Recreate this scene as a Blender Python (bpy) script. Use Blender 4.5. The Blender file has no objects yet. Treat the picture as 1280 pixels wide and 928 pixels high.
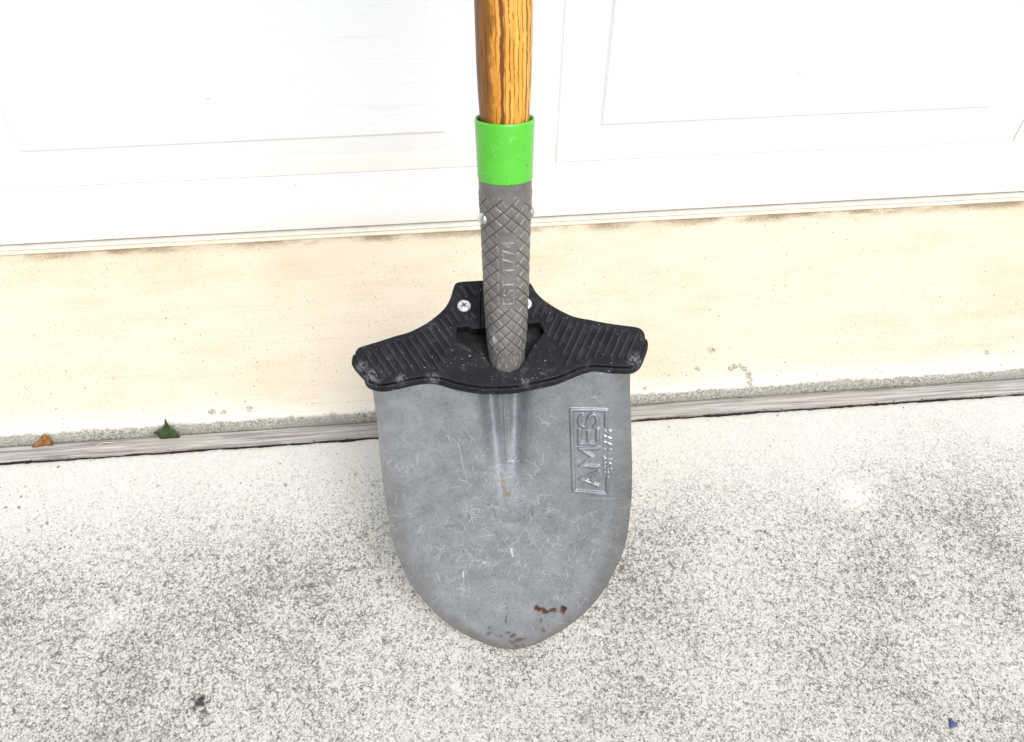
import bpy, bmesh, math, random
import numpy as np
from mathutils import Vector, Matrix, noise as mnoise
random.seed(7); RNG = np.random.default_rng(11)
scn = bpy.context.scene
col = scn.collection
rad = math.radians

# ------------------------------------------------------------------ camera
CAM_H = 0.84
cam_d = bpy.data.cameras.new('camera')
cam_d.sensor_fit = 'HORIZONTAL'; cam_d.sensor_width = 36.0
cam_d.lens = 36.0 * 1097.85 / 1280.0
cam_d.clip_start = 0.02; cam_d.clip_end = 300
cam = bpy.data.objects.new('camera', cam_d); col.objects.link(cam)
_right = Vector((0.9959135, -0.0898324, 0.0092964))
_down = Vector((-0.0635881, -0.7705867, -0.6341551))
_fwd = Vector((0.0641314, 0.6309725, -0.7731499))
_m = Matrix((_right, -_down, -_fwd)).transposed().to_4x4()
_m.translation = Vector((0, 0, CAM_H))
cam.matrix_world = _m
scn.camera = cam

# ------------------------------------------------------------------ light
SUN_AZ, SUN_EL = rad(154), rad(52)          # azimuth from +Y towards +X: behind the viewer, to the right
world = bpy.data.worlds.new('World'); scn.world = world; world.use_nodes = True
wn = world.node_tree; wn.nodes.clear()
sky = wn.nodes.new('ShaderNodeTexSky'); sky.sky_type = 'NISHITA'; sky.sun_disc = False
sky.sun_elevation = SUN_EL; sky.sun_rotation = SUN_AZ
sky.air_density = 1.0; sky.dust_density = 3.0; sky.ozone_density = 1.0
hsv = wn.nodes.new('ShaderNodeHueSaturation'); hsv.inputs['Saturation'].default_value = 0.42   # thin even cloud
bg = wn.nodes.new('ShaderNodeBackground'); bg.inputs['Strength'].default_value = 0.135
wo = wn.nodes.new('ShaderNodeOutputWorld')
wn.links.new(sky.outputs[0], hsv.inputs['Color']); wn.links.new(hsv.outputs[0], bg.inputs[0]); wn.links.new(bg.outputs[0], wo.inputs[0])
sun_d = bpy.data.lights.new('sun', 'SUN'); sun_d.energy = 1.5; sun_d.angle = rad(26); sun_d.color = (1.0, 0.975, 0.94)
sun = bpy.data.objects.new('sun', sun_d); col.objects.link(sun)
_sd = Vector((math.sin(SUN_AZ) * math.cos(SUN_EL), math.cos(SUN_AZ) * math.cos(SUN_EL), math.sin(SUN_EL)))
sun.rotation_euler = _sd.to_track_quat('Z', 'Y').to_euler()
sun.location = (2, -2, 3)
scn.view_settings.view_transform = 'Standard'; scn.view_settings.look = 'None'
scn.view_settings.exposure = 0.45; scn.view_settings.gamma = 1.0; scn.view_settings.use_curve_mapping = False
scn.render.engine = 'CYCLES'; scn.cycles.max_bounces = 5

# ------------------------------------------------------------------ helpers
def obj(name, verts, faces, mat, parent=None, smooth=True, origin=(0, 0, 0)):
    me = bpy.data.meshes.new(name)
    v = np.asarray(verts, dtype=np.float64) - np.asarray(origin, dtype=np.float64)
    me.from_pydata(v.tolist(), [], [list(map(int, f)) for f in faces]); me.update()
    return link(name, me, mat, parent, smooth)
def link(name, me, mat, parent=None, smooth=True):
    if mat is not None:
        me.materials.clear(); me.materials.append(mat)
    if smooth: me.polygons.foreach_set('use_smooth', [True] * len(me.polygons))
    o = bpy.data.objects.new(name, me); col.objects.link(o)
    if parent is not None: o.parent = parent
    return o
def tag(o, label=None, cat=None, kind=None, group=None):
    if label: o['label'] = label
    if cat: o['category'] = cat
    if kind: o['kind'] = kind
    if group: o['group'] = group
    return o
def empty(name, loc):
    o = bpy.data.objects.new(name, None); col.objects.link(o); o.location = loc; o.empty_display_size = 0.05
    return o
def grid_faces(nr, nc, wrap=False, flip=False):
    j, i = np.meshgrid(np.arange(nr - 1), np.arange(nc if wrap else nc - 1), indexing='ij')
    i2 = (i + 1) % nc
    f = np.stack([j * nc + i, j * nc + i2, (j + 1) * nc + i2, (j + 1) * nc + i], -1).reshape(-1, 4)
    return f[:, ::-1] if flip else f
def fast_mesh(name, verts, quads):
    me = bpy.data.meshes.new(name); n = len(quads)
    me.vertices.add(len(verts)); me.vertices.foreach_set('co', np.asarray(verts, dtype=np.float32).ravel())
    me.loops.add(n * 4); me.loops.foreach_set('vertex_index', np.asarray(quads, dtype=np.int32).ravel())
    me.polygons.add(n); me.polygons.foreach_set('loop_start', np.arange(0, n * 4, 4, dtype=np.int32))
    me.update(calc_edges=True); me.validate()
    return me
def sstep(a, b, x):
    t = np.clip((np.asarray(x, dtype=float) - a) / (b - a), 0, 1); return t * t * (3 - 2 * t)
def nz(x, y=0.0, z=0.0): return mnoise.noise(Vector((x, y, z)))
def catmull(P, n=8, closed=True):
    P = np.asarray(P, float); m = len(P); out = []
    for k in range(m if closed else m - 1):
        a, b, c, d = (P[(k - 1) % m], P[k], P[(k + 1) % m], P[(k + 2) % m]) if closed else (P[max(k - 1, 0)], P[k], P[k + 1], P[min(k + 2, m - 1)])
        for s in np.arange(n) / n:
            out.append(0.5 * (2 * b + (c - a) * s + (2 * a - 5 * b + 4 * c - d) * s * s + (3 * b - a - 3 * c + d) * s ** 3))
    if not closed: out.append(P[-1])
    return np.array(out)

class NT:                                                   # small node-tree writer
    def __init__(s, name, rough=0.5, base=(0.5, 0.5, 0.5), metallic=0.0, spec=0.5, coat=0.0, coat_rough=0.1):
        s.m = bpy.data.materials.new(name); s.m.use_nodes = True; s.t = s.m.node_tree
        s.b = s.t.nodes['Principled BSDF']
        s.b.inputs['Base Color'].default_value = (*base, 1); s.b.inputs['Roughness'].default_value = rough
        s.b.inputs['Metallic'].default_value = metallic; s.b.inputs['Specular IOR Level'].default_value = spec
        s.b.inputs['Coat Weight'].default_value = coat; s.b.inputs['Coat Roughness'].default_value = coat_rough
        s.co = s.t.nodes.new('ShaderNodeTexCoord').outputs['Object']
    def put(s, sock, v):
        if isinstance(v, bpy.types.NodeSocket): s.t.links.new(v, sock)
        elif isinstance(v, (tuple, list)) and len(v) == 3 and sock.type == 'RGBA': sock.default_value = (*v, 1)
        else: sock.default_value = v
    def map(s, scale=(1, 1, 1), loc=(0, 0, 0), rot=(0, 0, 0), src=None):
        n = s.t.nodes.new('ShaderNodeMapping'); s.put(n.inputs['Vector'], src or s.co)
        n.inputs['Scale'].default_value = scale; n.inputs['Location'].default_value = loc; n.inputs['Rotation'].default_value = rot
        return n.outputs[0]
    def noise(s, scale, detail=2, rough=0.5, vec=None, dist=0.0, color=False):
        n = s.t.nodes.new('ShaderNodeTexNoise'); s.put(n.inputs['Vector'], vec or s.co)
        n.inputs['Scale'].default_value = scale; n.inputs['Detail'].default_value = detail
        n.inputs['Roughness'].default_value = rough; n.inputs['Distortion'].default_value = dist
        return n.outputs['Color' if color else 'Fac']
    def voro(s, scale, vec=None, feature='F1', out='Distance', rnd=1.0):
        n = s.t.nodes.new('ShaderNodeTexVoronoi'); n.feature = feature; s.put(n.inputs['Vector'], vec or s.co)
        n.inputs['Scale'].default_value = scale; n.inputs['Randomness'].default_value = rnd
        return n.outputs[out]
    def ramp(s, v, a, b, c0=0.0, c1=1.0):                    # smooth remap of v from a..b to c0..c1
        n = s.t.nodes.new('ShaderNodeMapRange'); n.interpolation_type = 'SMOOTHSTEP'
        s.put(n.inputs['Value'], v); n.inputs['From Min'].default_value = a; n.inputs['From Max'].default_value = b
        n.inputs['To Min'].default_value = c0; n.inputs['To Max'].default_value = c1
        return n.outputs[0]
    def math(s, op, a, b=0.0):
        n = s.t.nodes.new('ShaderNodeMath'); n.operation = op; s.put(n.inputs[0], a); s.put(n.inputs[1], b); return n.outputs[0]
    def mix(s, fac, a, b, mode='MIX'):
        n = s.t.nodes.new('ShaderNodeMix'); n.data_type = 'RGBA'; n.blend_type = mode
        s.put(n.inputs[0], fac); s.put(n.inputs[6], a); s.put(n.inputs[7], b); return n.outputs[2]
    def attr(s, name):
        n = s.t.nodes.new('ShaderNodeAttribute'); n.attribute_name = name
        q = s.t.nodes.new('ShaderNodeSeparateColor'); s.t.links.new(n.outputs['Color'], q.inputs[0])
        return q.outputs[0], q.outputs[1], q.outputs[2]
    def xyz(s, src=None):
        q = s.t.nodes.new('ShaderNodeSeparateXYZ'); s.put(q.inputs[0], src or s.co); return q.outputs
    def spot(s, c, r, warp=0.4, wscale=90.0, soft=0.5, stretch=(1, 1, 1)):   # ragged round patch about a point
        d = s.t.nodes.new('ShaderNodeVectorMath'); d.operation = 'SUBTRACT'; s.put(d.inputs[0], s.co); d.inputs[1].default_value = c
        e = s.t.nodes.new('ShaderNodeVectorMath'); e.operation = 'MULTIPLY'; s.put(e.inputs[0], d.outputs[0]); e.inputs[1].default_value = stretch
        l = s.t.nodes.new('ShaderNodeVectorMath'); l.operation = 'LENGTH'; s.put(l.inputs[0], e.outputs[0])
        if not hasattr(s, 'wn'): s.wn = {}
        if wscale not in s.wn: s.wn[wscale] = s.math('SUBTRACT', s.noise(wscale, 3, 0.6), 0.5)
        n = s.math('MULTIPLY', s.wn[wscale], 2 * warp * r)
        return s.ramp(s.math('ADD', l.outputs['Value'], n), r, r * (1 - soft))
    def col(s, c): s.put(s.b.inputs['Base Color'], c)
    def rough(s, c): s.put(s.b.inputs['Roughness'], c)
    def bump(s, h, dist=0.001, strength=1.0, chain=None):
        n = s.t.nodes.new('ShaderNodeBump'); n.inputs['Distance'].default_value = dist; n.inputs['Strength'].default_value = strength
        s.put(n.inputs['Height'], h)
        if chain is not None: s.t.links.new(chain, n.inputs['Normal'])
        s.t.links.new(n.outputs[0], s.b.inputs['Normal']); return n.outputs[0]

# ------------------------------------------------------------------ materials
def m_driveway():
    n = NT('driveway_concrete', 0.9, spec=0.25)
    fl = n.map((1, 1, 0.3))
    g = n.xyz(n.voro(980, fl, out='Color'))[0]; g2 = n.xyz(n.voro(520, n.map((1, 1, .3), loc=(.3, .7, 0)), out='Color'))[1]
    mid = n.noise(135, 4, 0.7); big = n.noise(8.5, 4, 0.65); huge = n.noise(2.6, 2, 0.55)
    y = n.xyz()[1]
    clean = n.ramp(n.math('ADD', y, n.math('MULTIPLY', big, 0.26)), 0.56, 0.76)         # washed band beside the joint
    dirt = n.math('MULTIPLY', n.ramp(n.math('ADD', n.math('MULTIPLY', big, 0.65), n.math('MULTIPLY', huge, 0.4)), 0.40, 0.66), n.ramp(clean, 0, 1, 1.0, 0.1))
    t = n.math('ADD', n.math('ADD', n.math('MULTIPLY', g, 0.40), n.math('MULTIPLY', g2, 0.38)), 0.10)
    t = n.math('ADD', t, n.math('MULTIPLY', n.math('SUBTRACT', mid, 0.5), 1.15))
    t = n.math('SUBTRACT', n.math('ADD', t, n.math('MULTIPLY', clean, 0.22)), n.math('MULTIPLY', dirt, 0.16))
    for (x, yy, r, a) in [(-.30, .36, .17, .12), (-.12, .43, .10, .12), (-.46, .44, .09, .12), (.54, .45, .12, .18), (.36, .555, .05, .10), (.15, .43, .07, .10), (.62, .33, .10, .07), (.02, .27, .08, -.06), (-.42, .51, .09, -.08)]:
        t = n.math('SUBTRACT', t, n.math('MULTIPLY', n.spot((x, yy, 0), r, 1.3, 22, 0.95), a * 0.62))
    light = n.mix(n.ramp(mid, 0.35, 0.7), (0.70, 0.683, 0.632), (0.60, 0.582, 0.53))
    t = n.math('ADD', t, n.math('MULTIPLY', n.math('SUBTRACT', n.noise(520, 3, 0.75), 0.5), 0.50))
    c = n.mix(n.ramp(t, -0.02, 0.68), (0.13, 0.125, 0.11), light)
    c = n.mix(n.math('MULTIPLY', clean, 0.58), c, (0.69, 0.66, 0.60))
    flat = n.map((1, 1, 0)); pit = n.ramp(n.math('ADD', n.voro(58, flat), n.math('MULTIPLY', mid, 0.55)), 0.375, 0.30)                                                 # scattered pits
    pit = n.math('MULTIPLY', pit, n.ramp(n.noise(11, 2), 0.40, 0.52))
    pit2 = n.math('MULTIPLY', n.ramp(n.math('ADD', n.voro(330, flat), n.math('MULTIPLY', g2, 0.2)), 0.34, 0.22), n.ramp(mid, 0.42, 0.56))
    c = n.mix(n.math('MULTIPLY', pit, 0.75), c, (0.07, 0.067, 0.058))
    c = n.mix(n.math('MULTIPLY', pit2, 0.35), c, (0.09, 0.086, 0.075))
    tan = n.ramp(n.voro(60, n.map((1, 1, 0), loc=(3, 1, 0))), 0.10, 0.05)
    c = n.mix(n.math('MULTIPLY', tan, 0.45), c, (0.36, 0.24, 0.16))
    for (x, yy, r, cc, f) in [(-0.2594, 0.3079, 0.0105, (0.02, 0.02, 0.018), 0.93), (-0.2545, 0.298, 0.006, (0.04, 0.04, 0.035), 0.7),
                              (-0.0186, 0.3021, 0.007, (0.80, 0.79, 0.74), 0.6), (0.432, 0.476, 0.026, (0.80, 0.79, 0.74), 0.6), (-0.36, 0.40, 0.02, (0.75, 0.74, 0.69), 0.45), (-0.005, 0.318, 0.004, (0.07, 0.07, 0.06), 0.7),
                              (-0.205, 0.372, 0.005, (0.05, 0.05, 0.045), 0.6), (0.10, 0.262, 0.011, (0.22, 0.2, 0.17), 0.45)]:
        c = n.mix(n.math('MULTIPLY', n.spot((x, yy, 0), r, 1.5, 210, 0.85), f), c, cc)
    n.col(c)
    h = n.math('ADD', g, g2)
    n.bump(h, 0.0005, 0.7)
    return n.m
def m_apron():
    n = NT('cream_coated_concrete', 0.75, spec=0.3)
    q = n.xyz(); y, z = q[1], q[2]
    fine = n.noise(260, 3, 0.6); mid = n.noise(22, 4, 0.6, n.map((0.45, 1, 1))); big = n.noise(5, 3, 0.55, n.map((0.6, 1, 1)))
    c = n.mix(n.ramp(mid, 0.35, 0.7), (0.69, 0.610, 0.485), (0.64, 0.540, 0.405))
    c = n.mix(n.ramp(big, 0.4, 0.66, 0, 0.55), c, (0.70, 0.645, 0.53))
    c = n.mix(n.ramp(n.math('ADD', y, n.math('MULTIPLY', mid, 0.03)), 0.685, 0.64, 0, 0.8), c, (0.78, 0.74, 0.64))     # worn paler towards the edge
    sp = n.math('MULTIPLY', n.ramp(n.voro(230), 0.25, 0.11), n.ramp(n.noise(16, 3, 0.6), 0.38, 0.60))
    c = n.mix(n.math('MULTIPLY', sp, 0.60), c, (0.26, 0.19, 0.13))
    sp2 = n.math('MULTIPLY', n.ramp(n.voro(62, n.map(loc=(1, 5, 0))), 0.085, 0.045), n.ramp(n.noise(12, 2, 0.5, n.map(loc=(4, 4, 4))), 0.42, 0.50))
    c = n.mix(n.math('MULTIPLY', sp2, 0.8), c, (0.10, 0.07, 0.045))
    grime = n.math('MULTIPLY', n.ramp(n.math('ADD', y, n.math('MULTIPLY', fine, 0.020)), 0.920, 0.938), n.ramp(n.noise(28, 3, 0.6, n.map((0.5, 1, 1))), 0.32, 0.62))
    c = n.mix(n.math('MULTIPLY', grime, 0.8), c, (0.22, 0.165, 0.10))
    streak = n.noise(1.0, 4, 0.65, n.map((7, 150, 1)))
    c = n.mix(n.math('MULTIPLY', n.ramp(streak, 0.52, 0.70), 0.22), c, (0.50, 0.37, 0.24))
    c = n.mix(n.ramp(fine, 0.56, 0.72, 0, 0.22), c, (0.42, 0.33, 0.24))
    # bare patches where the coating has come off
    sand = n.mix(n.ramp(fine, 0.35, 0.65), (0.15, 0.13, 0.10), (0.50, 0.45, 0.36))
    for (x, yy, r) in [(0.3356, 0.655, .0045), (0.341, 0.659, .004), (0.3475, 0.6585, .004), (0.352, 0.652, .0042), (0.3545, 0.6447, .0052), (0.3535, 0.637, .0045), (0.352, 0.6299, .004), (0.3478, 0.6245, .003),
                       (0.3181, 0.6862, .0055), (0.2946, 0.6584, .0042), (0.3133, 0.6215, .005), (-0.285, 0.640, .005), (-0.272, 0.6385, .0045), (-0.243, 0.6415, .0045), (0.225, 0.633, .003), (0.66, 0.655, .004)]:
        c = n.mix(n.math('MULTIPLY', n.spot((x, yy, 0.015), r * 1.25, 0.8, 260, 0.6), 0.72), c, sand)
    # raw concrete below the worn coating edge
    raw = n.mix(n.ramp(n.noise(430, 3, 0.7), 0.34, 0.68), (0.17, 0.165, 0.14), (0.53, 0.515, 0.455))
    raw = n.mix(n.ramp(n.noise(14, 2), 0.4, 0.65, 0, 0.5), raw, (0.33, 0.33, 0.30))
    edge = n.ramp(n.math('ADD', z, n.math('MULTIPLY', n.math('SUBTRACT', n.noise(55, 4, 0.65), 0.5), 0.007)), 0.0112, 0.0142)
    edge = n.math('MAXIMUM', edge, n.ramp(y, 0.6300, 0.6345))
    c = n.mix(edge, raw, c)
    n.col(c)
    n.bump(n.math('ADD', fine, mid), 0.0009, 0.8)
    return n.m
def m_oldwood():
    n = NT('weathered_grey_wood', 0.9, spec=0.2)
    g = n.noise(1.0, 4, 0.65, n.map((9, 420, 420)), 0.6); b = n.noise(9, 3, 0.6, n.map((1, 3, 1)))
    c = n.mix(n.ramp(g, 0.3, 0.7), (0.20, 0.185, 0.165), (0.55, 0.525, 0.48))
    c = n.mix(n.ramp(b, 0.45, 0.7, 0, 0.45), c, (0.46, 0.41, 0.34))
    c = n.mix(n.ramp(n.noise(3, 2), 0.5, 0.7, 0, 0.5), c, (0.62, 0.59, 0.54))
    n.col(c); n.bump(g, 0.0012, 0.9); return n.m
def m_door():
    n = NT('white_embossed_door_paint', 0.42, spec=0.4)
    w = n.map((7.0, 1, 210)); wob = n.noise(5.0, 3, 0.55, n.map((0.7, 1, 2.2)))
    q = n.xyz(w)
    cmb = n.t.nodes.new('ShaderNodeCombineXYZ'); n.put(cmb.inputs[0], q[0]); n.put(cmb.inputs[1], q[1])
    n.put(cmb.inputs[2], n.math('ADD', q[2], n.math('MULTIPLY', wob, 16.0)))
    gr = n.noise(1.0, 3, 0.6, cmb.outputs[0])
    c = n.mix(n.ramp(n.noise(1.4, 3, 0.6), 0.35, 0.7), (0.765, 0.80, 0.83), (0.785, 0.80, 0.825))
    c = n.mix(n.ramp(gr, 0.58, 0.72, 0, 0.20), c, (0.52, 0.52, 0.54))
    sc = n.math('MULTIPLY', n.ramp(n.voro(26, n.map((0.6, 1, 1.5))), 0.055, 0.03), n.ramp(n.noise(6, 2), 0.52, 0.6))
    c = n.mix(n.math('MULTIPLY', sc, 0.6), c, (0.35, 0.34, 0.36))
    z = q = n.xyz()[2]
    splash = n.math('MULTIPLY', n.ramp(n.math('ADD', z, n.math('MULTIPLY', n.noise(30, 3, 0.6, n.map((0.5, 1, 1))), 0.03)), 0.060, 0.028), 0.35)
    c = n.mix(splash, c, (0.66, 0.60, 0.50))
    n.col(c); n.bump(gr, 0.0011, 0.55); return n.m
def m_plain(name, base, rough, nscale=60, var=0.25, spec=0.5, metallic=0.0, bump=0.0, coat=0.0):
    n = NT(name, rough, metallic=metallic, spec=spec, coat=coat)
    k = n.noise(nscale, 4, 0.6)
    n.col(n.mix(n.ramp(k, 0.3, 0.7), tuple(v * (1 - var) for v in base), tuple(min(0.9, v * (1 + var)) for v in base)))
    n.rough(n.ramp(n.noise(nscale * 1.7, 3), 0.3, 0.7, max(0.05, rough - 0.08), min(1, rough + 0.1)))
    if bump: n.bump(k, bump, 0.8)
    return n.m
def m_handle():
    n = NT('lacquered_ash_handle', 0.42, spec=0.3, coat=0.08, coat_rough=0.3)
    x, y, z = n.xyz()
    wob = n.math('SUBTRACT', n.noise(26, 4, 0.6, n.map((1, 1, 1.6))), 0.5)
    xw = n.math('ADD', x, n.math('MULTIPLY', wob, 0.0062))
    ring = n.noise(150, 3, 0.6, n.map((1, 1, 0.05))); fine = n.noise(620, 3, 0.65, n.map((1, 1, 0.045)))
    dash = n.noise(230, 3, 0.65, n.map((1, 1, 0.22))); mott = n.noise(85, 4, 0.7, n.map((1, 1, 0.35)))
    c = n.mix(n.ramp(ring, 0.35, 0.66), (0.80, 0.45, 0.090), (0.64, 0.28, 0.036))
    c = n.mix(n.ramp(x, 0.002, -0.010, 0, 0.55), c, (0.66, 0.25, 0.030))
    c = n.mix(n.ramp(fine, 0.50, 0.64, 0, 0.45), c, (0.40, 0.145, 0.018))
    DARKW = (0.135, 0.040, 0.006)
    def line(x0, w, f, dlo, dhi):
        q = n.math('ABSOLUTE', n.math('SUBTRACT', xw, x0))
        q = n.math('ADD', q, n.math('MULTIPLY', n.math('SUBTRACT', dash, 0.5), w * 2.4))
        return n.math('MULTIPLY', n.math('MULTIPLY', n.ramp(q, w, w * 0.45), n.ramp(dash, dlo, dhi)), f)
    for (x0, w, f, dl, dh) in [(-0.0032, .0019, 0.95, 0.10, 0.2), (-0.0012, .0007, 0.7, 0.42, 0.5), (0.0022, .0008, 0.85, 0.44, 0.52), (0.0052, .0007, 0.8, 0.46, 0.54), (0.0086, .0007, 0.8, 0.44, 0.53), (0.0118, .0006, 0.75, 0.42, 0.5),
                               (0.0150, .0009, 0.85, 0.30, 0.42), (0.0180, .0008, 0.8, 0.36, 0.46), (-0.0075, .0006, 0.7, 0.46, 0.53), (-0.0190, .0010, 0.7, 0.4, 0.5)]:
        c = n.mix(line(x0, w, f, dl, dh), c, DARKW)
    flank = n.math('MULTIPLY', n.ramp(n.math('ADD', xw, n.math('MULTIPLY', n.math('SUBTRACT', mott, 0.5), 0.020)), -0.0075, -0.0120), n.ramp(fine, 0.30, 0.60, 1.0, 0.72))   # darker mottled brown towards the left side
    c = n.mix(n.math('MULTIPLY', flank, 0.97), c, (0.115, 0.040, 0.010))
    c = n.mix(n.math('MULTIPLY', n.ramp(mott, 0.62, 0.74), 0.35), c, (0.20, 0.09, 0.03))
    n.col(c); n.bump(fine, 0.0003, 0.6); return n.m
def m_green():
    n = NT('green_painted_steel', 0.30, spec=0.5, coat=0.15)
    c = n.mix(n.ramp(n.noise(40, 3), 0.3, 0.7), (0.092, 0.50, 0.036), (0.108, 0.535, 0.046))
    sc = n.ramp(n.noise(190, 4, 0.75, n.map((1, 1, 0.5), rot=(0.4, 0.5, 0))), 0.60, 0.66)
    c = n.mix(n.math('MULTIPLY', sc, 0.28), c, (0.45, 0.70, 0.36))
    ch = n.ramp(n.noise(230, 3, 0.65, n.map((1, 1, .5), loc=(5, 1, 2))), 0.675, 0.70)
    c = n.mix(ch, c, (0.03, 0.10, 0.02))
    n.col(c); return n.m
def m_steel(name, emb=False):
    n = NT(name, 0.5, spec=0.45)
    sc, ru, st = n.attr('wear_shade')
    k = n.noise(48, 5, 0.7); f = n.noise(340, 3, 0.7); big = n.noise(9, 3, 0.55)
    c = n.mix(n.ramp(k, 0.3, 0.72), (0.232, 0.247, 0.266), (0.312, 0.330, 0.354)) if not emb else n.mix(n.ramp(k, 0.3, 0.72), (0.140, 0.135, 0.126), (0.215, 0.207, 0.193))
    c = n.mix(n.ramp(f, 0.50, 0.72, 0, 0.40 if not emb else 0.30), c, (0.36, 0.37, 0.38) if not emb else (0.30, 0.29, 0.27))
    c = n.mix(n.ramp(f, 0.46, 0.30, 0, 0.35), c, (0.085, 0.088, 0.092))
    c = n.mix(n.math('MULTIPLY', st, 0.85), c, (0.155, 0.142, 0.122) if not emb else (0.06, 0.056, 0.05))
    c = n.mix(sc, c, (0.62, 0.63, 0.64))
    rc = n.mix(n.ramp(n.noise(260, 3, 0.6), 0.4, 0.62), (0.060, 0.022, 0.016), (0.155, 0.062, 0.032))
    rc = n.mix(n.ramp(n.xyz()[2], 0.08, 0.11), rc, (0.26, 0.165, 0.07))
    c = n.mix(ru, c, rc)
    n.col(c)
    n.rough(n.ramp(n.noise(120, 3, 0.65), 0.3, 0.7, 0.30, 0.46))
    n.b.inputs['Metallic'].default_value = 0.62 if not emb else 0.25
    n.bump(n.math('ADD', f, n.math('MULTIPLY', sc, 0.8)), 0.00025, 0.6)
    return n.m
def m_plastic(scuff=0.5, name='black_step_plastic', lift=1.0):
    n = NT(name, 0.6, spec=0.22)
    k = n.noise(50, 3)
    c = n.mix(n.ramp(k, 0.3, 0.7), tuple(v * lift for v in (0.0075, 0.008, 0.010)), tuple(v * lift for v in (0.0135, 0.014, 0.017)))
    dust = n.math('MULTIPLY', n.ramp(n.noise(75, 5, 0.72), 0.50, 0.80), 0.22 * scuff + 0.03)
    c = n.mix(dust, c, (0.22, 0.22, 0.22))
    fl = n.math('MULTIPLY', n.ramp(n.noise(330, 3, 0.7), 0.635, 0.70), n.ramp(n.noise(40, 3), 0.42, 0.62))
    c = n.mix(n.math('MULTIPLY', fl, min(1.0, 0.55 + 0.35 * scuff)), c, (0.42, 0.42, 0.42))
    if scuff > 0.8:
        for (x, y, r) in [(-0.1085, 0.0, 0.010), (-0.118, 0.010, 0.006), (-0.058, -0.006, 0.007), (-0.085, -0.004, 0.006), (0.115, 0.0, 0.008), (0.02, -0.015, 0.005)]:
            sp = n.math('MULTIPLY', n.math('MULTIPLY', n.spot((x, y, -0.001), r * 1.3, 1.3, 240, 0.9), n.ramp(n.wn[240], -.12, .08)), 0.5)
            c = n.mix(sp, c, (0.34, 0.35, 0.36))
    n.col(c); n.rough(n.ramp(k, 0.3, 0.7, 0.42, 0.62)); n.bump(n.noise(420, 3, 0.6), 0.0002, 0.6)
    return n.m
def m_leaf(name, a, b):
    n = NT(name, 0.5, spec=0.4)
    c = n.mix(n.ramp(n.noise(260, 3, 0.65, n.map((1, .3, .35), rot=(0, .6, 0))), .35, .65), a, b)
    n.col(c); n.bump(n.noise(300, 2), 0.0003, 0.6); return n.m

M_DRIVE, M_APRON, M_OLDWOOD, M_DOOR = m_driveway(), m_apron(), m_oldwood(), m_door()
M_RETAINER = m_plain('door_retainer_paint', (0.70, 0.67, 0.60), 0.5, 35, 0.08)
M_SEAL = m_plain('cream_vinyl_seal', (0.72, 0.66, 0.53), 0.55, 28, 0.09)
M_HANDLE, M_GREEN = m_handle(), m_green()
M_BLADE, M_SOCKET = m_steel('scratched_grey_steel'), m_steel('embossed_socket_steel', True)
M_STEP, M_RIB, M_LIP = m_plastic(1.0), m_plastic(0.75, 'black_rib_plastic', 2.2), m_plastic(1.0, 'scuffed_lip_plastic')
M_ZINC = m_plain('zinc_plated_screw', (0.72, 0.72, 0.70), 0.32, 400, 0.12, metallic=0.6)
M_CHROME = m_plain('bright_rivet_steel', (0.62, 0.62, 0.63), 0.22, 300, 0.1, metallic=1.0)
M_DARK = m_plain('recess_shade', (0.03, 0.03, 0.03), 0.7, 300, 0.3)

# ------------------------------------------------------------------ setting: ground, driveway, apron
def ground():
    n = NT('lawn_ground', 0.95); n.col(n.mix(n.noise(3, 4), (0.045, 0.07, 0.025), (0.10, 0.11, 0.05)))
    o = obj('ground', [(-60, -60, -.06), (60, -60, -.06), (60, 60, -.06), (-60, 60, -.06)], [(0, 1, 2, 3)], n.m, smooth=False); tag(o, kind='structure')
ground()
def xsamples(a=-0.95, b=1.15, step=0.003, far=3.2):
    return np.concatenate([np.linspace(-far, a - .05, 24), np.arange(a, b, step), np.linspace(b + .05, far, 24)])
def driveway():
    xs = xsamples(); prof = []
    ys = [(-9.0, 0), (-4, 0), (-1.5, 0), (-.4, 0), (0, 0), (.3, 0), (.5, 0), (.57, 0), (.588, 0), (.5935, -.0003), (.5965, -.0013), (.5983, -.0033), (.599, -.007), (.5992, -.05)]
    V = []
    for k, (y, z) in enumerate(ys):
        for x in xs:
            e = 0.0
            if k >= 8:
                e = (0.0016 * nz(x * 34, 3.1) + 0.0009 * nz(x * 160, 8.2)) * min(1, (k - 7) / 3)
            V.append((x, y + e, z + (0.0006 * nz(x * 120, 1.7 + k) if 9 <= k <= 12 else 0)))
    o = obj('driveway', V, grid_faces(len(ys), len(xs)), M_DRIVE); tag(o, kind='structure')
driveway()
def apron():
    xs = xsamples()
    ys = [(.6235, -.05), (.6235, -.001), (.6237, .0035), (.6243, .0072), (.6254, .0102), (.6270, .0124), (.6292, .0140), (.6320, .0149), (.6355, .0152), (.642, .0151), (.66, .0150), (.72, .0150), (.80, .015), (.93, .015), (1.2, .015), (2.5, .015)]
    V = []
    for k, (y, z) in enumerate(ys):
        for x in xs:
            a = 1.0 if k <= 8 else (0.3 if k == 9 else 0)
            e = a * (0.0013 * nz(x * 22, 5.3) + 0.0008 * nz(x * 120, k * .35) + 0.0005 * nz(x * 330, k * .6))
            f = a * 0.0006 * nz(x * 150, 11 + k * .4) if k > 1 else 0
            V.append((x, y + e, z + f))
    o = obj('garage_apron', V, grid_faces(len(ys), len(xs)), M_APRON); tag(o, kind='structure')
apron()
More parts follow.
